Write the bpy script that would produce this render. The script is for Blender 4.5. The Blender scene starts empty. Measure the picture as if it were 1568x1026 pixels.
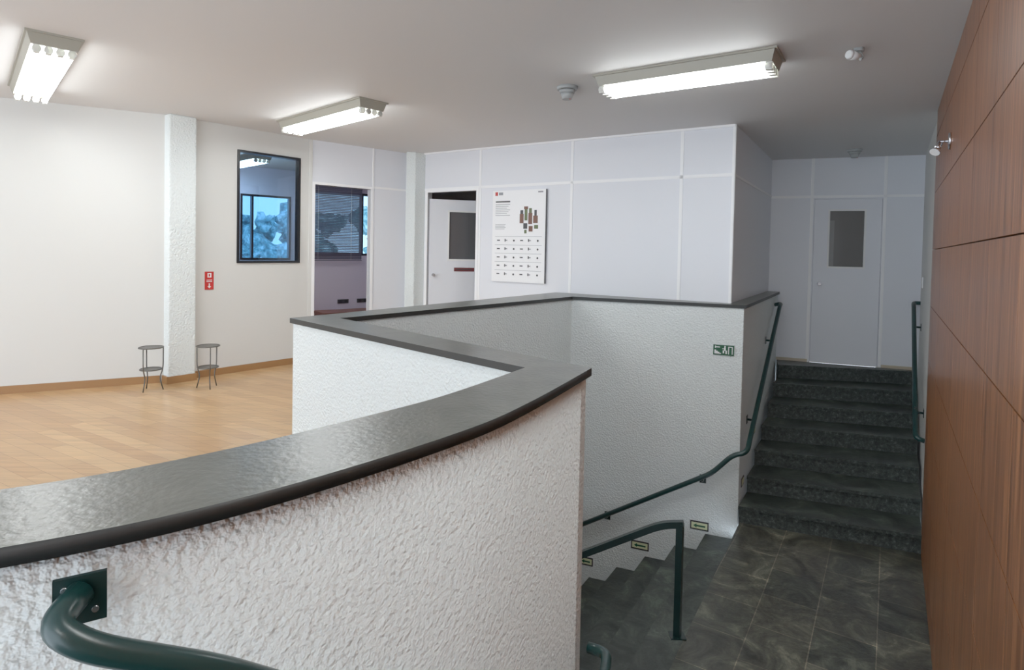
import bpy, bmesh, math, random
from mathutils import Matrix, Vector
scn=bpy.context.scene
C=3.735; L1=1.14; CAP=2.03

# ---------------------------------------------------------------- materials
def lin(c):
    c=c/255.0
    return c/12.92 if c<=0.04045 else ((c+0.055)/1.055)**2.4
def col(r,g,b): return (lin(r),lin(g),lin(b),1)
def mat(name,c,rough=.6,metal=0,spec=.5):
    m=bpy.data.materials.new(name); m.use_nodes=True
    b=m.node_tree.nodes['Principled BSDF']
    b.inputs['Base Color'].default_value=c; b.inputs['Roughness'].default_value=rough
    b.inputs['Metallic'].default_value=metal; b.inputs['Specular IOR Level'].default_value=spec
    return m
def N(m,t): return m.node_tree.nodes.new(t)
def LK(m,a,b): m.node_tree.links.new(a,b)
def coords(m,scale=(1,1,1),rot=0):
    tc=N(m,'ShaderNodeTexCoord'); mp=N(m,'ShaderNodeMapping')
    mp.inputs['Scale'].default_value=scale; mp.inputs['Rotation'].default_value=(0,0,rot)
    LK(m,tc.outputs['Object'],mp.inputs['Vector']); return mp.outputs['Vector']
def noise(m,v,scale,detail=4,rough=.5,dist=0):
    n=N(m,'ShaderNodeTexNoise'); n.inputs['Scale'].default_value=scale
    n.inputs['Detail'].default_value=detail; n.inputs['Roughness'].default_value=rough; n.inputs['Distortion'].default_value=dist
    LK(m,v,n.inputs['Vector']); return n.outputs['Fac']
def ramp(m,f,stops):
    r=N(m,'ShaderNodeValToRGB'); e=r.color_ramp.elements
    e[0].position,e[0].color=stops[0]; e[1].position,e[1].color=stops[-1]
    for p,c in stops[1:-1]:
        x=e.new(p); x.color=c
    LK(m,f,r.inputs['Fac']); return r.outputs['Color']
def bsdf(m): return m.node_tree.nodes['Principled BSDF']
def mult(m,a,b):
    x=N(m,'ShaderNodeMix'); x.data_type='RGBA'; x.blend_type='MULTIPLY'; x.inputs[0].default_value=1
    LK(m,a,x.inputs[6]); LK(m,b,x.inputs[7]); return x.outputs[2]
def bump(m,h,strength,dist):
    b=N(m,'ShaderNodeBump'); b.inputs['Strength'].default_value=strength; b.inputs['Distance'].default_value=dist
    LK(m,h,b.inputs['Height'])
    LK(m,b.outputs['Normal'],bsdf(m).inputs['Normal'])
def plaster(name,c,bs=.1,sc=60,dist=.004,rough=.7):
    m=mat(name,c,rough); v=coords(m); bump(m,noise(m,v,sc,2),bs,dist); return m
M_ceil=plaster('ceiling_paint',col(214,212,211),.12,18)
M_wall=plaster('wall_paint_warm',col(214,213,209),.1,40)
M_panel=mat('panel_white',col(229,231,238),.45)
M_strip=mat('panel_strip',col(248,248,250),.4)
M_office=mat('office_paint',col(206,200,218),.7)
# stucco: roughcast
M_stucco=mat('stucco_white',col(230,237,237),.7)
v=coords(M_stucco)
bump(M_stucco,noise(M_stucco,v,64,2,.5),1.0,.013)
# cap
M_cap=mat('cap_slate',col(80,84,78),.32); v=coords(M_cap)
LK(M_cap,ramp(M_cap,noise(M_cap,v,9,3),[(.3,col(72,75,69)),(.7,col(92,94,87))]),bsdf(M_cap).inputs['Base Color'])
bump(M_cap,noise(M_cap,v,60,2),.3,.004)
M_capedge=mat('cap_edge',col(22,24,23),.5)
# wood floor
M_floor=mat('oak_laminate',col(205,160,110),.28)
RT=-math.radians(150)
v=coords(M_floor,rot=RT)
br=N(M_floor,'ShaderNodeTexBrick'); br.inputs['Scale'].default_value=1; br.inputs['Brick Width'].default_value=.9; br.inputs['Row Height'].default_value=.1
br.inputs['Mortar Size'].default_value=.0012; br.inputs['Color1'].default_value=col(204,162,112); br.inputs['Color2'].default_value=col(184,138,90); br.inputs['Mortar'].default_value=col(140,100,62)
LK(M_floor,v,br.inputs['Vector'])
v2=coords(M_floor,(1.2,14,1),rot=RT)
gr=ramp(M_floor,noise(M_floor,v2,3,4),[(.3,(.76,.76,.76,1)),(.7,(1.04,1.04,1.04,1))])
LK(M_floor,mult(M_floor,br.outputs['Color'],gr),bsdf(M_floor).inputs['Base Color'])
M_base=mat('oak_baseboard',col(150,106,62),.4)
M_base2=mat('pale_baseboard',col(190,176,152),.5)
# slate
ang=math.atan2(.8406,.5416)
def slate(name,c1,c2,mortar,w,h,rough,bs=.4):
    m=mat(name,c1,rough); v=coords(m,rot=-ang)
    b=N(m,'ShaderNodeTexBrick'); b.inputs['Scale'].default_value=1; b.inputs['Brick Width'].default_value=w; b.inputs['Row Height'].default_value=h
    b.inputs['Mortar Size'].default_value=.0035; b.inputs['Color1'].default_value=c1; b.inputs['Color2'].default_value=c2; b.inputs['Mortar'].default_value=mortar; b.offset=.5
    LK(m,v,b.inputs['Vector'])
    v2=coords(m); nn=noise(m,v2,3.6,7,.74,.8)
    g=ramp(m,nn,[(.34,(.35,.35,.35,1)),(.47,(.85,.85,.85,1)),(.56,(1.5,1.5,1.42,1)),(.66,(3.4,3.4,3.1,1))])
    LK(m,mult(m,b.outputs['Color'],g),bsdf(m).inputs['Base Color'])
    bump(m,noise(m,v2,30,3,.6),bs,.006); return m
M_slate=slate('slate_tiles',col(50,53,48),col(72,71,62),col(100,94,82),.42,.36,.34)
M_tread=slate('slate_tread',col(48,54,50),col(54,60,56),col(50,56,52),3,3,.40)
M_riser=mat('slate_rough_edge',col(70,76,72),.7); v=coords(M_riser)
LK(M_riser,ramp(M_riser,noise(M_riser,v,30,6,.8),[(.38,col(26,32,31)),(.56,col(58,65,62)),(.72,col(112,119,114))]),bsdf(M_riser).inputs['Base Color'])
# wood panels
M_wood=mat('reddish_veneer',col(150,78,38),.32)
v=coords(M_wood,(1,1,.04))
c1=ramp(M_wood,noise(M_wood,v,34,4,.6),[(.30,col(96,56,32)),(.5,col(140,86,50)),(.72,col(168,108,66))])
v=coords(M_wood,(1,1,.02))
c2=ramp(M_wood,noise(M_wood,v,95,2,.6),[(.38,(.58,.54,.50,1)),(.58,(1.1,1.1,1.1,1))])
LK(M_wood,mult(M_wood,c1,c2),bsdf(M_wood).inputs['Base Color'])
M_gap=mat('joint_dark',col(26,14,10),.8)
M_green=mat('green_enamel',col(8,34,33),.3)
M_greenL=mat('green_enamel_pale',col(10,46,45),.3)  # slightly paler green for the tubular rails
M_black=mat('black_frame',col(8,10,18),.35)
M_cream=mat('fixture_enamel',col(160,156,142),.45)
M_socket=mat('socket_white',col(225,225,218),.4)
M_metal=mat('wire_metal',col(100,98,94),.35,.9)
M_steel=mat('brushed_steel',col(200,200,205),.25,1)
M_white=mat('white_enamel',col(236,236,236),.4)
M_plast=mat('detector_plastic',col(165,168,168),.5)
M_grey=mat('poster_grey',col(135,137,143),.6)
M_dk=mat('poster_dark',col(44,42,46),.5)
M_brown=mat('poster_brown',col(104,60,40),.5)
M_olive=mat('poster_olive',col(84,96,52),.5)
M_red=mat('sign_red',col(190,26,20),.5)
M_dred=mat('plaque_red',col(96,26,30),.5)
M_sgreen=mat('sign_green',col(10,78,48),.5)
M_slime=mat('sign_cream',col(220,226,180),.5)  # plain cream face of the small exit markers
M_blind=mat('blind_slat',col(96,97,118),.5)
M_cab=mat('cabinet_wood',col(120,66,48),.4)
M_dkglass=mat('door_glass',col(96,94,92),.12)
M_dkglassB=mat('door_glass_blind',col(120,119,118),.3)
M_dkglass2=mat('door_glass_dark',col(76,76,78),.12)
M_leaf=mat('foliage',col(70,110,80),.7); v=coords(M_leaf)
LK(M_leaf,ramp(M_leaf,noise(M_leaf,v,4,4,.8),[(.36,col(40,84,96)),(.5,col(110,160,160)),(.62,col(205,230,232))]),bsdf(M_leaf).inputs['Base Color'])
def emis(name,c,s):
    m=mat(name,c,.5); b=bsdf(m); b.inputs['Emission Color'].default_value=c; b.inputs['Emission Strength'].default_value=s; return m
M_tube=emis('fluorescent_tube',(.94,.985,1,1),21)
M_glass=bpy.data.materials.new('window_glass'); M_glass.use_nodes=True
nt=M_glass.node_tree; nt.nodes.clear()
o=nt.nodes.new('ShaderNodeOutputMaterial'); t=nt.nodes.new('ShaderNodeBsdfTransparent'); g=nt.nodes.new('ShaderNodeBsdfGlossy'); x=nt.nodes.new('ShaderNodeMixShader')
t.inputs[0].default_value=(.60,.78,.92,1); g.inputs['Roughness'].default_value=.02; x.inputs[0].default_value=.08
nt.links.new(t.outputs[0],x.inputs[1]); nt.links.new(g.outputs[0],x.inputs[2]); nt.links.new(x.outputs[0],o.inputs[0])

# ---------------------------------------------------------------- mesh builder
class F:
    def __init__(s,a,b):
        s.a=Vector(a); d=Vector(b)-s.a; s.L=d.length; s.u=d/s.L; s.n=Vector((s.u.y,-s.u.x))
    def p(s,ss,t,z):
        q=s.a+s.u*ss+s.n*t; return Vector((q.x,q.y,z))
class MB:
    def __init__(s): s.bm=bmesh.new(); s.m=[]
    def mi(s,m):
        if m not in s.m: s.m.append(m)
        return s.m.index(m)
    def face(s,vs,m,smooth=False):
        try: f=s.bm.faces.new(vs)
        except ValueError: return
        f.material_index=s.mi(m); f.smooth=smooth
    def hexa(s,b,t,m,mt=None):
        vb=[s.bm.verts.new(p) for p in b]; vt=[s.bm.verts.new(p) for p in t]; n=len(b)
        s.face(vb[::-1],m); s.face(vt,mt or m)
        for i in range(n): s.face([vb[i],vb[(i+1)%n],vt[(i+1)%n],vt[i]],m)
    def prism(s,poly,z0,z1,m,mt=None):
        s.hexa([Vector((p[0],p[1],z0)) for p in poly],[Vector((p[0],p[1],z1)) for p in poly],m,mt)
    def box(s,f,s0,s1,t0,t1,z0,z1,m):
        q=[(s0,t0),(s1,t0),(s1,t1),(s0,t1)]
        s.hexa([f.p(a,b,z0) for a,b in q],[f.p(a,b,z1) for a,b in q],m)
    def wall(s,f,s0,s1,z0,z1,th,m,holes=()):
        hs=sorted(holes); cur=s0
        for a,b,c,d in hs:
            if a>cur: s.box(f,cur,a,-th,0,z0,z1,m)
            if c>z0: s.box(f,a,b,-th,0,z0,c,m)
            if d<z1: s.box(f,a,b,-th,0,d,z1,m)
            cur=b
        if cur<s1: s.box(f,cur,s1,-th,0,z0,z1,m)
    def sweep(s,path,r,m,seg=12,closed=False,sq=False):
        P=[Vector(p) for p in path]; n=len(P); rings=[]; up=None
        for i in range(n):
            if closed: d=(P[(i+1)%n]-P[i-1]).normalized()
            else: d=(P[min(i+1,n-1)]-P[max(i-1,0)]).normalized()
            if up is None:
                up=Vector((0,0,1)) if abs(d.z)<.9 else Vector((1,0,0))
                if sq and abs(d.z)>.9: up=Vector((.5416,.8406,0))
            a=(up-d*up.dot(d)).normalized(); b=d.cross(a); up=a
            k=seg if not sq else 4; o=0 if not sq else math.pi/4; rr=r if not sq else r*1.35
            rings.append([s.bm.verts.new(P[i]+(a*math.cos(o+2*math.pi*j/k)+b*math.sin(o+2*math.pi*j/k))*rr) for j in range(k)])
        k=len(rings[0])
        for i in range(n if closed else n-1):
            A,B=rings[i],rings[(i+1)%n]
            for j in range(k): s.face([A[j],A[(j+1)%k],B[(j+1)%k],B[j]],m,not sq)
        if not closed: s.face(rings[0][::-1],m); s.face(rings[-1],m)
    def cyl(s,p0,p1,r0,r1,m,seg=20):
        P0,P1=Vector(p0),Vector(p1); d=(P1-P0).normalized(); a=d.orthogonal().normalized(); b=d.cross(a)
        A=[s.bm.verts.new(P0+(a*math.cos(2*math.pi*j/seg)+b*math.sin(2*math.pi*j/seg))*r0) for j in range(seg)]
        B=[s.bm.verts.new(P1+(a*math.cos(2*math.pi*j/seg)+b*math.sin(2*math.pi*j/seg))*r1) for j in range(seg)]
        s.face(A[::-1],m); s.face(B,m)
        for j in range(seg): s.face([A[j],A[(j+1)%seg],B[(j+1)%seg],B[j]],m,True)
    def done(s,name,bevel=0):
        bmesh.ops.recalc_face_normals(s.bm,faces=s.bm.faces)
        me=bpy.data.meshes.new(name); s.bm.to_mesh(me); s.bm.free()
        for m in s.m: me.materials.append(m)
        ob=bpy.data.objects.new(name,me); scn.collection.objects.link(ob)
        if bevel:
            b=ob.modifiers.new('bevel','BEVEL'); b.width=bevel; b.segments=2; b.limit_method='ANGLE'
        return ob
def smoothpath(pts,r=.06,n=6):
    P=[Vector(p) for p in pts]; out=[P[0]]
    for i in range(1,len(P)-1):
        a=(P[i-1]-P[i]); b=(P[i+1]-P[i]); ra=min(r,a.length*.45); rb=min(r,b.length*.45)
        A=P[i]+a.normalized()*ra; B=P[i]+b.normalized()*rb
        for j in range(n+1):
            t=j/n; out.append(A*(1-t)**2+P[i]*2*t*(1-t)+B*t*t)
    out.append(P[-1]); return out

# ---------------------------------------------------------------- plan
K=(3.54,4.92); U=Vector((.5416,.8406))
R=(2.17,5.42); Gw=(.63,6.05); W=(-1.12,3.84); Nn=(.33,2.36); Rf=(3.45,7.55)
Ni=(.06,2.34); Wo=(-1.43,3.79); Go=(.50,6.62); H=(2.03,5.66); I=(3.36,7.68); J=(4.93,7.07)
def catmull(pts,n=5):
    P=[Vector(p) for p in pts]; out=[]
    for i in range(len(P)-1):
        p0=P[max(i-1,0)]; p1=P[i]; p2=P[i+1]; p3=P[min(i+2,len(P)-1)]
        for j in range(n):
            t=j/n
            out.append(.5*((2*p1)+(p2-p0)*t+(2*p0-5*p1+4*p2-p3)*t*t+(3*p1-p0-3*p2+p3)*t**3))
    out.append(P[-1]); return [(q.x,q.y) for q in out]
outer=catmull([(-2.0,.50),(-1.3,.66),(-.78,.88),(-.47,1.10),(-.13,1.49),(.06,1.80),(.33,2.36)],7)
inner=catmull([(-2.1,.78),(-1.45,.90),(-.96,1.09),(-.66,1.32),(-.34,1.69),(-.17,1.93),(.06,2.34)],7)
nc_=len(outer)
pairs=list(zip(outer,inner))+[(W,Wo),(Gw,Go),(R,H),(Rf,(3.31,7.62))]
def strip(name,prs,z0,z1,off,m,mt=None):
    mb=MB(); rows=[]
    for a,b in prs:
        A,B=Vector(a),Vector(b); d=(A-B).normalized()*off
        A=A+d; B=B-d
        rows.append([mb.bm.verts.new((A.x,A.y,z1)),mb.bm.verts.new((B.x,B.y,z1)),mb.bm.verts.new((B.x,B.y,z0)),mb.bm.verts.new((A.x,A.y,z0))])
    for i in range(len(rows)-1):
        p,q=rows[i],rows[i+1]
        for j in range(4):
            mb.face([p[j],q[j],q[(j+1)%4],p[(j+1)%4]],(mt if (mt and j==0) else m), (j in(1,3) and i<nc_-2))
    mb.face(rows[0],m); mb.face(rows[-1][::-1],m)
    return mb
mb=strip('w',pairs,-2.6,CAP-.032,-.022,M_stucco)
mb.done('wall_stairwell')
mb=strip('c',pairs,CAP-.032,CAP,0,M_capedge,M_cap)
mb.done('trim_1')

# ---------------------------------------------------------------- floors / ceiling
mb=MB(); inn=[p for p in inner]
poly=inn+[Wo,Go,(2.0,5.75),(3.3,7.7),(3.3,12.5),(-9,12.5),(-9,.78)]
mb.prism(poly,L1-.12,L1,M_floor); mb.done('floor')
mb=MB(); mb.prism([(-9,-2.5),(7,-2.5),(7,12.5),(-9,12.5)],C,C+.1,M_ceil); mb.done('ceiling')
mb=MB()
mb.prism([Nn,(2.17,5.42),(3.55,4.92),(1.9,2.33)],-.1,0,M_slate); 
mb.prism([(-.2,1.4),Nn,(1.9,2.33),(1.25,1.3)],-.1,0,M_slate)
mb.done('floor_landing')

# ---------------------------------------------------------------- staircases
RS=L1/7
def lerp(a,b,t): return (a[0]+(b[0]-a[0])*t,a[1]+(b[1]-a[1])*t)
mb=MB()
l0,l1=(2.16,5.42),(3.34,7.28); r0,r1=(3.51,4.90),(4.85,7.02)
for i in range(7):
    a,b=lerp(l0,l1,i/6),lerp(r0,r1,i/6)
    if i<6: c,d=lerp(l0,l1,(i+1)/6),lerp(r0,r1,(i+1)/6)
    else: c,d=(3.47,7.63),(4.88,7.07)
    z=RS*(i+1)
    mb.prism([a,b,d,c],-.05,z-.03,M_riser)
    e=Vector((.52,.85))*.025
    mb.prism([(a[0]-e.x,a[1]-e.y),(b[0]-e.x,b[1]-e.y),d,c],z-.03,z,M_riser,M_tread)
mb.done('staircase')
def isect(p,d,q,e):
    D=d[0]*e[1]-d[1]*e[0]; t=((q[0]-p[0])*e[1]-(q[1]-p[1])*e[0])/D
    return (p[0]+d[0]*t,p[1]+d[1]*t)
mb=MB(); wd=(W[0]-Nn[0],W[1]-Nn[1]); bw=Vector((Gw[0]-R[0],Gw[1]-R[1])).normalized()
dd=(Nn[0]-R[0],Nn[1]-R[1])
for k in range(1,6):
    a=(R[0]+bw.x*.28*(k-1),R[1]+bw.y*.28*(k-1)); c=(R[0]+bw.x*.28*k,R[1]+bw.y*.28*k)
    b=isect(a,dd,Nn,wd); d=isect(c,dd,Nn,wd)
    z=-.17*k
    mb.prism([a,b,d,c],-2.6,z-.03,M_riser)
    h=(c[0]+bw.x*.02,c[1]+bw.y*.02); g=(d[0]+bw.x*.02,d[1]+bw.y*.02)
    mb.prism([a,b,g,h],z-.03,z,M_riser,M_tread)
c=(R[0]+bw.x*1.4,R[1]+bw.y*1.4); d=isect(c,dd,Nn,wd)
mb.prism([c,d,W,Gw],-2.6,-1.02,M_tread)
mb.done('staircase.001')
# flight under the viewpoint
mb=MB()
ql,qr=(.10,1.85),(1.60,1.90)
for i in range(6):
    a=(ql[0]-.25*i,ql[1]-.20*i); b=(qr[0]-.16*i,qr[1]-.25*i)
    c=(ql[0]-.25*(i+1),ql[1]-.20*(i+1)); d=(qr[0]-.16*(i+1),qr[1]-.25*(i+1))
    mb.prism([a,b,d,c],0,RS*(i+1),M_riser,M_tread)
mb.prism([(-1.4,.60),(.62,.40),(-.95,-2.0),(-1.9,-2.0)],0,L1,M_riser,M_tread)
mb.done('staircase.002')

# ---------------------------------------------------------------- walls
w1=F((-7.25,3.71),(-3.36,5.71)); w2=F((-3.2,5.88),(-2.38,6.86)); w3=F((-2.38,6.86),(-1.40,7.72))
mb=MB(); mb.wall(w1,-2,w1.L+.1,L1-.1,C,.1,M_wall); mb.done('wall_left')
WS0,WS1,WZ0,WZ1=.441,1.164,2.30,3.50
mb=MB(); mb.wall(w2,-.1,w2.L,L1-.1,C,.1,M_wall,[(WS0,WS1,WZ0,WZ1)]); mb.done('wall_left_window')
mb=MB(); mb.wall(w3,0,w3.L+.05,L1-.1,C,.07,M_panel,[(.07,.79,L1-.1,3.22)])
mb.box(w3,0,.035,0,.012,L1,C,M_wall)
for s in (.035,.79): mb.box(w3,s,s+.035,-.08,.012,L1,3.25,M_strip)
mb.box(w3,.07,.79,-.08,.012,3.22,3.25,M_strip)
mb.box(w3,.81,.83,0,.008,3.25,C,M_strip); mb.box(w3,.83,w3.L,0,.008,3.235,3.26,M_strip)
mb.done('wall_left_partition')
mb=MB(); mb.prism([(-3.29,5.63),(-3.13,5.82),(-3.33,6.0),(-3.52,5.82)],L1,C,M_stucco); mb.done('pillar',.012)
mb=MB(); mb.prism([(-1.39,7.60),(-1.265,7.585),(-1.15,7.70),(-1.3,7.85)],L1,C,M_stucco); mb.done('pillar.001',.01)
mb=MB(); mb.box(w1,-2,w1.L-.05,0,.015,L1,L1+.07,M_base); mb.box(w2,.02,w2.L,0,.015,L1,L1+.07,M_base)
pb=F((-3.29,5.63),(-3.13,5.82)); mb.box(pb,-.01,pb.L+.01,0,.015,L1,L1+.07,M_base)
pb=F((-3.52,5.82),(-3.29,5.63)); mb.box(pb,.05,pb.L+.01,0,.015,L1,L1+.07,M_base)
mb.done('baseboard_left')
# panel wall
wp=F((-1.19,7.72),(2.1,5.62)); 
PD0,PD1=.1,.88
mb=MB(); mb.wall(wp,-.05,wp.L,L1-.1,C,.06,M_panel,[(PD0,PD1,L1-.1,3.22)])
for s in (.93,2.18,3.40): mb.box(wp,s-.016,s+.016,0,.006,L1,C,M_strip)
mb.box(wp,.93,wp.L,0,.006,3.243,3.275,M_strip); mb.box(wp,0,.93,0,.006,3.243,3.275,M_strip)
mb.box(wp,0,wp.L,0,.02,C-.02,C,M_strip)
for a,b in ((PD0-.04,PD0),(PD1,PD1+.035)): mb.box(wp,a,b,-.07,.014,L1,3.245,M_strip)
mb.box(wp,PD0,PD1,-.07,.014,3.22,3.245,M_strip)
mb.box(wp,wp.L-.02,wp.L+.004,-.02,.01,CAP,C,M_strip)
mb.done('wall_panel')
ws=F((2.1,5.62),I); mb=MB(); mb.wall(ws,0,ws.L+.05,L1-.1,C,.06,M_panel); mb.box(ws,0,.02,0,.008,L1,C,M_strip); mb.box(ws,0,ws.L,0,.006,3.245,3.27,M_strip); mb.done('wall_panel_side')
# far wall with door
wf=F((3.2,7.745),J)
FX=.18
mb=MB(); D0,D1=.50+FX,1.25+FX
mb.wall(wf,-.1,wf.L+.05,-.1,C,.08,M_panel,[(D0,D1,L1-.1,3.22)])
for s in (.47+FX,1.27+FX): mb.box(wf,s-.017,s+.017,0,.01,L1,C,M_strip)
mb.box(wf,0,wf.L,0,.01,3.235,3.265,M_strip)
mb.done('wall_far')
mb=MB(); mb.prism([(3.6,7.72),(5.0,7.18),(5.4,8.2),(4.0,8.8)],L1-.02,L1,M_tread); mb.prism([(3.9,8.75),(5.5,8.15),(5.5,8.25),(3.9,8.85)],L1-.1,C,M_wall)  # unseen room added behind the far door to stop leaking light
mb.prism([(3.5,7.72),(3.56,7.70),(4.0,8.8),(3.9,8.8)],L1-.1,C,M_wall); mb.prism([(5.0,7.18),(5.06,7.16),(5.5,8.2),(5.4,8.2)],L1-.1,C,M_wall); mb.done('wall_backroom_lightblock')
mb=MB(); mb.box(wf,.28,D0-.03,0,.012,L1,L1+.035,M_base2); mb.box(wf,D0-.03,D1+.04,-.03,.004,L1,L1+.006,M_base2); mb.box(wf,D1+.04,wf.L-.05,0,.012,L1,L1+.035,M_base2); mb.done('baseboard_far')
def doorleaf(f,s0,s1,t,z0,z1,gl,gm,hs):
    g0,g1,gz0,gz1=gl; m=MB(); th=.035
    m.wall(F(f.p(0,t,0)[:2],f.p(1,t,0)[:2]),s0,s1,z0,z1,th,M_panel,[(g0,g1,gz0,gz1)])
    for a,b,c,d in ((g0-.02,g0,gz0-.02,gz1+.02),(g1,g1+.02,gz0-.02,gz1+.02),(g0,g1,gz0-.02,gz0),(g0,g1,gz1,gz1+.02)):
        m.box(f,a,b,t-th-.005,t+.008,c,d,M_white)
    m.box(f,g0,g1,t-.02,t-.014,gz0,gz1,gm)
    hp=f.p(hs,t,z0+1.0)
    n=Vector((f.n.x,f.n.y,0))
    m.cyl(hp,hp+n*.012,.022,.022,M_steel); m.cyl(hp+n*.01,hp+n*.045,.01,.01,M_steel); m.cyl(hp+n*.045,hp+n*.075,.022,.018,M_steel)
    return m
m=doorleaf(wf,D0+.004,D1-.004,-.01,L1+.006,3.218,(.68+FX,1.06+FX,2.37,3.07),M_dkglass,.58+FX)
m.box(wf,.68+FX,.735+FX,-.0235,-.022,2.37,2.95,M_dkglassB)
m.done('door_1')
hinge=wp.p(PD0+.01,-.02,0); an=math.radians(46)
ud=Vector((wp.u.x*math.cos(an)-wp.u.y*math.sin(an), wp.u.x*math.sin(an)+wp.u.y*math.cos(an)))
hd=Vector((hinge.x,hinge.y)); fd=F(hd,hd+ud)
m=doorleaf(fd,0,.77,0,L1+.01,3.14,(.26,.68,2.36,2.98),M_dkglass2,.06)
m.box(fd,.33,.60,.001,.006,2.20,2.25,M_dred); m.box(fd,.36,.57,.005,.007,2.220,2.230,M_dk)
m.done('door_2')
# right walls
wr=F(K,(K[0]-U.x*9,K[1]-U.y*9))
wr2=F((J[0]+.03,J[1]+.05),(K[0],K[1]))
mb=MB(); mb.wall(wr2,-.1,wr2.L+.05,-.1,C,.1,M_wall); mb.wall(wr,-.02,8.2,-.1,C,.1,M_gap); mb.done('wall_right')
mb=MB()
zs=[0.0,.22,.69,1.16,1.63,2.10,2.57,3.04,3.51,C]
ss=[0]+[.4+.6*i for i in range(13)]+[8.1]
for i in range(len(ss)-1):
    for j in range(len(zs)-1):
        mb.box(wr,ss[i]+.0015,ss[i+1]-.0015,0.002,.022,zs[j]+.003,zs[j+1]-.003,M_wood)
mb.done('wall_right_panelling')
# office behind the left walls
wo=F((-4.3,9.24),(-4.3+.78,9.24+.63))
mb=MB(); mb.wall(wo,-4.5,2.75,L1-.1,C,.12,M_office,[(.02,.80,2.26,3.30),(1.1,2.24,2.34,3.45)]); mb.done('wall_office_back')
q=wo.p(2.7,0,0); wos=F((q.x,q.y),(-1.32,7.86))
mb=MB(); mb.wall(wos,0,wos.L,L1-.1,C,.08,M_office); mb.done('wall_office_side')
q=wo.p(-4.4,0,0); wol=F(w1.p(-1.9,0,0)[:2],(q.x,q.y))
mb=MB(); mb.wall(wol,0,wol.L,L1-.1,C,.08,M_office); mb.done('wall_office_end')
q=wo.p(2.8,0,0); wst=F((q.x,q.y),(3.4,9.6))
mb=MB(); mb.wall(wst,0,wst.L,L1-.1,C,.08,M_wall); mb.done('wall_storeroom_back')
mb=MB(); mb.prism([(3.30,7.78),(3.36,7.78),(3.46,9.7),(3.36,9.7)],L1-.1,C,M_wall); mb.done('wall_storeroom_side')
def window(f,s0,s1,z0,z1,t0,t1,fw,name,mull=()):
    m=MB()
    m.box(f,s0,s0+fw,t0,t1,z0,z1,M_black); m.box(f,s1-fw,s1,t0,t1,z0,z1,M_black)
    m.box(f,s0+fw,s1-fw,t0,t1,z0,z0+fw,M_black); m.box(f,s0+fw,s1-fw,t0,t1,z1-fw,z1,M_black)
    for a in mull: m.box(f,a-fw/2,a+fw/2,t0,t1,z0+fw,z1-fw,M_black)
    tm=(t0+t1)/2; m.box(f,s0+fw,s1-fw,tm-.003,tm+.003,z0+fw,z1-fw,M_glass)
    return m.done(name)
window(w2,WS0,WS1,WZ0,WZ1,-.06,.015,.024,'window_1')
window(wo,.02,.80,2.26,3.30,-.08,.01,.03,'window_2',(.2,))
window(wo,1.1,2.24,2.34,3.45,-.08,.01,.04,'window_3',(2.06,))
mb=MB()
for i in range(46):
    z=2.27+i*.027
    a=[wo.p(1.05,.03,z),wo.p(2.04,.03,z),wo.p(2.04,.042,z+.0225),wo.p(1.05,.042,z+.0225)]
    mb.hexa(a,[p+Vector((0,0,.0015)) for p in a],M_blind)
mb.box(wo,1.05,2.04,.02,.06,3.51,3.55,M_blind); mb.box(wo,1.05,2.04,.03,.05,2.245,2.26,M_blind)
for s in (1.25,1.84): mb.cyl(wo.p(s,.04,2.25),wo.p(s,.04,3.52),.002,.002,M_white,6)
mb.done('venetian_blind')
mb=MB(); mb.box(wo,1.2,2.6,.03,.5,L1,1.36,M_cab); mb.box(wo,1.18,2.62,.02,.53,1.36,1.4,M_cab); 
for s in (1.55,1.9,2.25): mb.box(wo,s-.003,s+.003,.5,.502,L1+.04,1.34,M_gap)
mb.done('low_cabinet')
for i,s in enumerate((1.62,1.98)):
    mb=MB(); mb.box(wo,s,s+.2,0,.012,1.50,1.57,M_dk); mb.box(wo,s+.03,s+.08,.012,.016,1.515,1.555,M_black); mb.box(wo,s+.12,s+.17,.012,.016,1.515,1.555,M_black); mb.done('wall_outlet')
# trees outside the office windows
random.seed(3)
bm=bmesh.new()
for i in range(230):
    x=-13+i*.066+random.uniform(-.5,.5); y=15.5+i*.036+random.uniform(-1,1); r=random.uniform(.14,.42)
    zc=.4+3.1*random.random()**.9
    ret=bmesh.ops.create_icosphere(bm,subdivisions=2,radius=r,matrix=Matrix.Translation((x,y,zc)))
    for vv in ret['verts']:
        c=Vector((x,y,zc)); vv.co+=(vv.co-c).normalized()*random.uniform(-.14,.16)
    if i%18==0: bmesh.ops.create_cone(bm,cap_ends=True,segments=8,radius1=.12,radius2=.06,depth=5,matrix=Matrix.Translation((x,y,-.2)))
me=bpy.data.meshes.new('tree_row'); bm.to_mesh(me); bm.free(); me.materials.append(M_leaf)
scn.collection.objects.link(bpy.data.objects.new('tree_row',me))

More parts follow.
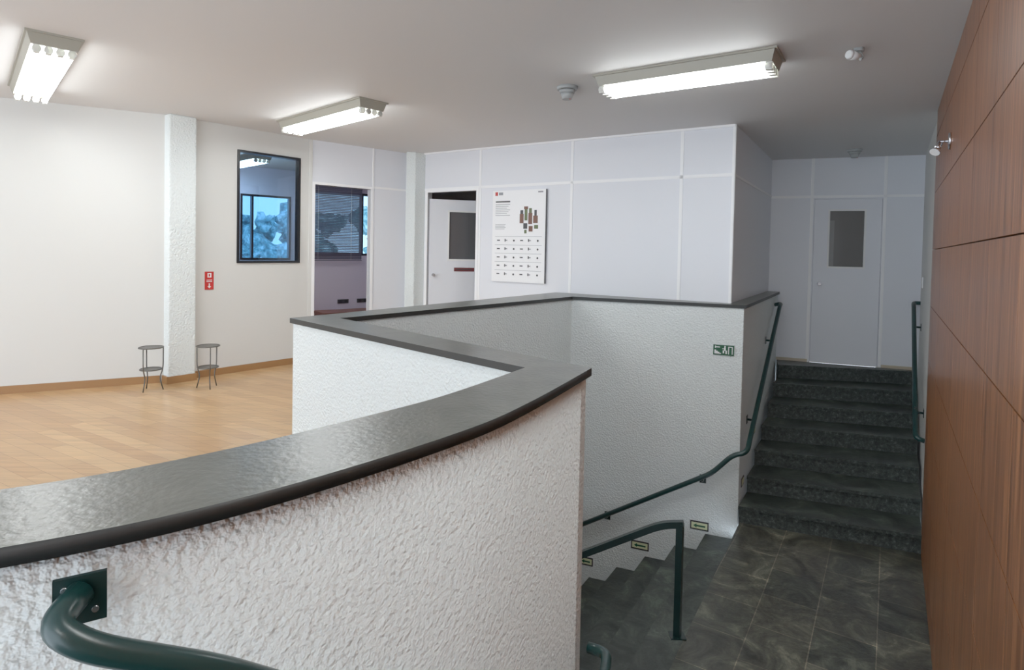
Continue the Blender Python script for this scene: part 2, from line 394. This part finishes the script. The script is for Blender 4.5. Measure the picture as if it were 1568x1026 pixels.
# ---------------------------------------------------------------- light fixtures
def fixture(near,far,w,name='fluorescent_ceiling_light'):
    f=F(near,far); L=f.L; m=MB(); h=.075; wb=w*.42; wt=w*.5
    q0=[f.p(0,-wt,C),f.p(L,-wt,C),f.p(L,wt,C),f.p(0,wt,C)]
    q1=[f.p(.02,-wb,C-h),f.p(L-.02,-wb,C-h),f.p(L-.02,wb,C-h),f.p(.02,wb,C-h)]
    m.hexa(q1,q0,M_cream)
    m.box(f,-.012,L+.012,-wt-.008,wt+.008,C-.012,C,M_cream)
    for k in (-1.5,-.5,.5,1.5):
        t=k*wb*.5
        m.cyl(f.p(.06,t,C-h-.022),f.p(L-.06,t,C-h-.022),.0175,.0175,M_tube,8)
        for s in (.02,L-.06):
            m.box(f,s,s+.04,t-.014,t+.014,C-h-.045,C-h,M_socket)
            m.cyl(f.p(s,t,C-h-.022),f.p(s+.04,t,C-h-.022),.022,.022,M_socket,12)
    return m.done(name)
fixture((-2.76,3.55),(-3.93,4.80),.27)
fixture((-1.19,4.97),(-2.26,5.96),.27)
fixture((1.61,3.63),(.63,4.27),.30)
fixture((-4.6,1.2),(-5.8,2.4),.27)  # unseen lamp added as fill for the left room
fixture((.95,.55),(-.05,1.2),.30)  # added fill lamp over the near landing, out of frame
fixture((-.1,-1.5),(-1.1,-.85),.30)  # another added fill lamp, unseen behind the viewpoint
fixture((-3.4,8.0),(-4.4,8.9),.27)  # hidden lamp added to brighten the office

# ---------------------------------------------------------------- ceiling devices
def detector(x,y,name):
    m=MB(); m.cyl((x,y,C-.025),(x,y,C),.075,.08,M_plast,28); m.cyl((x,y,C-.05),(x,y,C-.028),.055,.062,M_plast,28)
    for j in range(10):
        a=2*math.pi*j/10; m.cyl((x+.05*math.cos(a),y+.05*math.sin(a),C-.05),(x+.05*math.cos(a),y+.05*math.sin(a),C-.024),.005,.005,M_grey,6)
    m.cyl((x,y,C-.095),(x,y,C-.05),.035,.05,M_plast,28); m.cyl((x+.02,y-.02,C-.098),(x+.02,y-.02,C-.092),.006,.006,M_red,8)
    m.done(name)
detector(.39,4.46,'smoke_detector'); detector(3.93,6.82,'smoke_detector')
m=MB(); m.cyl((2.03,3.52,C-.02),(2.03,3.52,C),.03,.03,M_plast); m.sweep(smoothpath([(2.03,3.52,C-.01),(2.06,3.52,C-.05),(2.03,3.50,C-.07)],.02),.008,M_plast,8)
m.cyl((2.03,3.52,C-.05),(1.97,3.50,C-.045),.02,.03,M_white); m.cyl((1.97,3.50,C-.045),(1.955,3.495,C-.044),.03,.022,M_white); m.done('ceiling_sensor')
p=wr.p(1.50,.022,3.23); n=Vector((wr.n.x,wr.n.y,0))
m=MB(); m.cyl(p,p+n*.012,.055,.05,M_steel,28); m.cyl(p+n*.01,p+n*.06,.008,.008,M_steel,10)
e=p+n*.06; m.sweep(smoothpath([p+n*.05,e,e+Vector((-.01,-.01,-.03))],.01),.009,M_steel,8)
h=e+Vector((-.005,-.01,-.025)); t=Vector((-.6,-.25,-.75)).normalized()
m.cyl(h-t*.02,h+t*.035,.014,.02,M_steel,20); m.cyl(h+t*.035,h+t*.06,.02,.032,M_steel,20); m.cyl(h+t*.058,h+t*.062,.028,.028,M_white,20); m.done('wall_spotlight')

# ---------------------------------------------------------------- poster & signs
m=MB(); P0,P1,Z0,Z1=1.14,1.87,2.12,3.20; w_=P1-P0; h_=Z1-Z0
m.box(wp,P0,P1,.01,.03,Z0,Z1,M_strip)
m.box(wp,P1,P1+.006,.01,.031,Z0,Z1,M_dk)
def pb(a,b,c,d,mt,t=.032): m.box(wp,P0+a*w_,P0+b*w_,.03,t,Z1-d*h_,Z1-c*h_,mt)
pb(.05,.10,.015,.055,M_red); pb(.12,.2,.02,.05,M_grey); pb(.86,.95,.02,.035,M_grey)
pb(.06,.34,.115,.13,M_dk); 
for i in range(7): pb(.06,.34-.03*(i%3),.15+.02*i,.156+.02*i,M_grey)
for i in range(4): pb(.06,.26-.02*(i%2),.37+.016*i,.375+.016*i,M_grey)
for (a,b,c,d,mm_) in ((.53,.60,.26,.36,M_brown),(.54,.59,.22,.26,M_dk),(.62,.67,.21,.33,M_olive),(.61,.68,.18,.21,M_brown),(.69,.76,.25,.37,M_brown),(.70,.75,.20,.25,M_olive),(.78,.86,.28,.36,M_brown),(.8,.84,.22,.28,M_dk),(.60,.67,.36,.42,M_dk),(.70,.77,.39,.45,M_brown),(.8,.87,.38,.42,M_olive),(.62,.66,.43,.47,M_olive)): pb(a,b,c,d,mm_,.034)
for r in range(5):
    pb(.06,.94,.503+.092*r,.506+.092*r,M_grey)
    for c in range(6):
        x=.10+.148*c; y=.53+.092*r
        if (r*6+c)%3==0: pb(x,x+.055,y+.01,y+.022,M_dk)
        elif (r*6+c)%3==1:
            pb(x,x+.018,y,y+.03,M_dk); pb(x+.018,x+.05,y+.01,y+.022,M_grey)
        else:
            q=wp.p(P0+(x+.03)*w_,.031,Z1-(y+.018)*h_); nn=Vector((wp.n.x,wp.n.y,0)); m.cyl(q,q+nn*.002,.012,.012,M_dk,12)
m.done('wall_poster')
m=MB(); m.box(w2,.12,.206,0,.006,2.03,2.215,M_red)
m.box(w2,.145,.182,.006,.008,2.155,2.2,M_white); m.box(w2,.156,.170,.008,.009,2.165,2.19,M_red)
for z in (2.125,2.11): m.box(w2,.135,.19,.006,.008,z,z+.006,M_white)
m.box(w2,.158,.168,.006,.008,2.06,2.095,M_white)
a=[w2.p(.145,.006,2.065),w2.p(.181,.006,2.065),w2.p(.163,.006,2.045)]; m.hexa(a,[q+Vector((w2.n.x,w2.n.y,0))*.002 for q in a],M_white)
m.done('fire_extinguisher_sign')
def off(a,b): 
    A,B=Vector(a),Vector(b); d=(A-B).normalized()*-.022; return A+d
wbf=F(off(Gw,Go),off(R,H)); fsf=F(off(R,H),off(Rf,(3.31,7.62)))
def sign(f,s0,s1,z0,z1):
    m=MB(); W_=s1-s0; H_=z1-z0
    def q(a,b,c,d,mt,t0=.01,t1=.012): m.box(f,s0+a*W_,s0+b*W_,t0,t1,z0+c*H_,z0+d*H_,mt)
    q(0,1,0,1,M_sgreen,.001,.01)
    q(.72,.93,.12,.88,M_white); q(.76,.89,.12,.8,M_sgreen,.012,.013)
    for i in range(4): q(.06+.08*i,.14+.08*i,.12,.5-.1*i,M_white)
    q(.1,.32,.74,.83,M_white); q(.08,.13,.68,.89,M_white)
    q(.53,.60,.80,.92,M_white); q(.52,.60,.45,.78,M_white); q(.46,.53,.2,.48,M_white); q(.59,.66,.15,.48,M_white); q(.44,.52,.6,.67,M_white)
    m.done('exit_sign')
sign(wbf,1.40,1.585,1.55,1.645)
for s0,s1,z0 in ((1.235,1.405,-.15),(.675,.85,-.46),(.14,.29,-.74)):
    m=MB(); m.box(wbf,s0,s1,.001,.006,z0,z0+.085,M_dk); m.box(wbf,s0+.012,s1-.012,.006,.008,z0+.014,z0+.071,M_slime)
    m.box(wbf,s0+.06,s1-.03,.008,.01,z0+.034,z0+.05,M_sgreen)
    a=[wbf.p(s0+.03,.008,z0+.042),wbf.p(s0+.06,.008,z0+.022),wbf.p(s0+.06,.008,z0+.062)]; m.hexa(a,[q+Vector((wbf.n.x,wbf.n.y,0))*.002 for q in a],M_sgreen)
    m.done('stair_exit_marker')
m=MB(); m.box(wr2,.5,.58,0,.01,2.16,2.28,M_white); m.box(wr2,.525,.555,.01,.014,2.20,2.24,M_socket); m.done('light_switch')
for s,z in ((.12,.28),(.75,.62)):
    m=MB(); m.box(fsf,s,s+.13,.001,.006,z,z+.08,M_dk); m.box(fsf,s+.012,s+.118,.006,.008,z+.014,z+.066,M_slime); m.done('stair_exit_marker')

# ---------------------------------------------------------------- handrails
def bracket(m,f,s,z,t):
    m.box(f,s-.03,s+.03,0,.006,z-.09,z-.01,M_green); m.sweep(smoothpath([f.p(s,0,z-.05),f.p(s,t,z-.05),f.p(s,t,z)],.03),.011,M_green,8)
m=MB(); t=.075
path=[fsf.p(2.18,0,1.88),fsf.p(2.18,t,1.90),fsf.p(2.05,t,1.88),fsf.p(.12,t,.80),fsf.p(-.06,t,.68),(wbf.p(1.60,t,.64)),wbf.p(1.42,t,.44),wbf.p(.05,t,-.37)]
m.sweep(smoothpath(path,.07),.023,M_greenL,14)
bracket(m,fsf,.35,.93,t); bracket(m,fsf,1.5,1.57,t)
bracket(m,wbf,1.34,.40,t); bracket(m,wbf,.43,-.13,t)
m.done('handrail')
m=MB(); def_s=lambda Y: (wr2.a.y-Y)/(-wr2.u.y)
s0=def_s(7.0); s1=def_s(5.35)
m.sweep(smoothpath([wr2.p(s0,0,1.96),wr2.p(s0,.07,1.96),wr2.p(s0+.12,.07,1.93),wr2.p(s1,.07,.84),wr2.p(s1,0,.82)],.05),.023,M_greenL,14)
for s,z in ((s0+.4,1.76),(s1-.3,1.06)): bracket(m,wr2,s,z,.07)
m.done('handrail')
m=MB(); px,py=1.125,3.77
m.sweep([(px,py,0.006),(px,py,.40),(px,py,.745)],.022,M_green,sq=True)
m.box(F((px-.05,py-.04),(px+.05,py-.04)),0,.10,-.08,.0,0.001,.008,M_green)
d=Vector((bw.x,bw.y,0)); 
m.sweep(smoothpath([(px+.02,py-.008,.745),Vector((px,py,.745))+d*.12+Vector((0,0,-.03)),Vector((px,py,.745))+d*1.35+Vector((0,0,-.76))],.1),.022,M_green,sq=True)
e=Vector((px,py,.745))+d*1.2+Vector((0,0,-.67))
m.sweep([(e.x,e.y,-.84),(e.x,e.y,e.z)],.020,M_green,sq=True)
m.done('handrail')
m=MB()
fb=F((-.78,.88),(-.62,.98))
m.sweep(smoothpath([fb.p(.11,.03,1.945),(-.665,.845,1.935),(-.61,.85,1.90),(-.47,.945,1.805),(-.30,1.12,1.61),(.10,1.66,1.18),(.375,2.16,.91),(.41,2.30,.90),(.34,2.34,.895)],.05),.021,M_greenL,16)
m.box(fb,.075,.145,.022,.030,1.895,1.972,M_green)
m.cyl(fb.p(.09,.028,1.955),fb.p(.09,.034,1.955),.005,.005,M_steel,10); m.cyl(fb.p(.13,.028,1.915),fb.p(.13,.034,1.915),.005,.005,M_steel,10)
m.done('handrail')

# ---------------------------------------------------------------- wire plant stands
def stand(x,y,rot,name='wire_plant_stand'):
    m=MB(); z=L1; ro=.098
    for zz,r in ((z+.40,ro),(z+.20,ro*.9),):
        m.sweep([(x+r*math.cos(2*math.pi*j/32),y+r*math.sin(2*math.pi*j/32),zz) for j in range(32)],.006,M_metal,8,closed=True)
        m.cyl((x,y,zz-.004),(x,y,zz+.001),r-.003,r-.003,M_metal,32)
    for k in range(3):
        a=rot+2*math.pi*k/3; c,s_=math.cos(a),math.sin(a)
        m.sweep(smoothpath([(x+ro*c,y+ro*s_,z+.40),(x+ro*.98*c,y+ro*.98*s_,z+.2),(x+ro*.7*c,y+ro*.7*s_,z+.12),(x+ro*1.0*c,y+ro*1.0*s_,z+.005)],.05),.0055,M_metal,8)
    m.done(name)
stand(-3.29,5.36,.4); stand(-2.84,5.50,1.2)

# ---------------------------------------------------------------- world, camera
w=bpy.data.worlds.new('world'); scn.world=w; w.use_nodes=True
nt=w.node_tree; bg=nt.nodes['Background']; bg.inputs[0].default_value=(.76,.88,1,1); bg.inputs[1].default_value=2.7
cd=bpy.data.cameras.new("camera"); co=bpy.data.objects.new("camera",cd); scn.collection.objects.link(co)
cd.sensor_width=36; cd.lens=36*900/1568; cd.shift_y=-107/1568; cd.clip_start=.02
co.matrix_world=Matrix.Translation((0,0,2.5))@Matrix.Rotation(math.radians(88.5),4,'X')@Matrix.Rotation(0.02,4,'Z')
scn.camera=co
scn.view_settings.view_transform='Standard'
scn.view_settings.exposure=.15
scn.view_settings.gamma=1.3
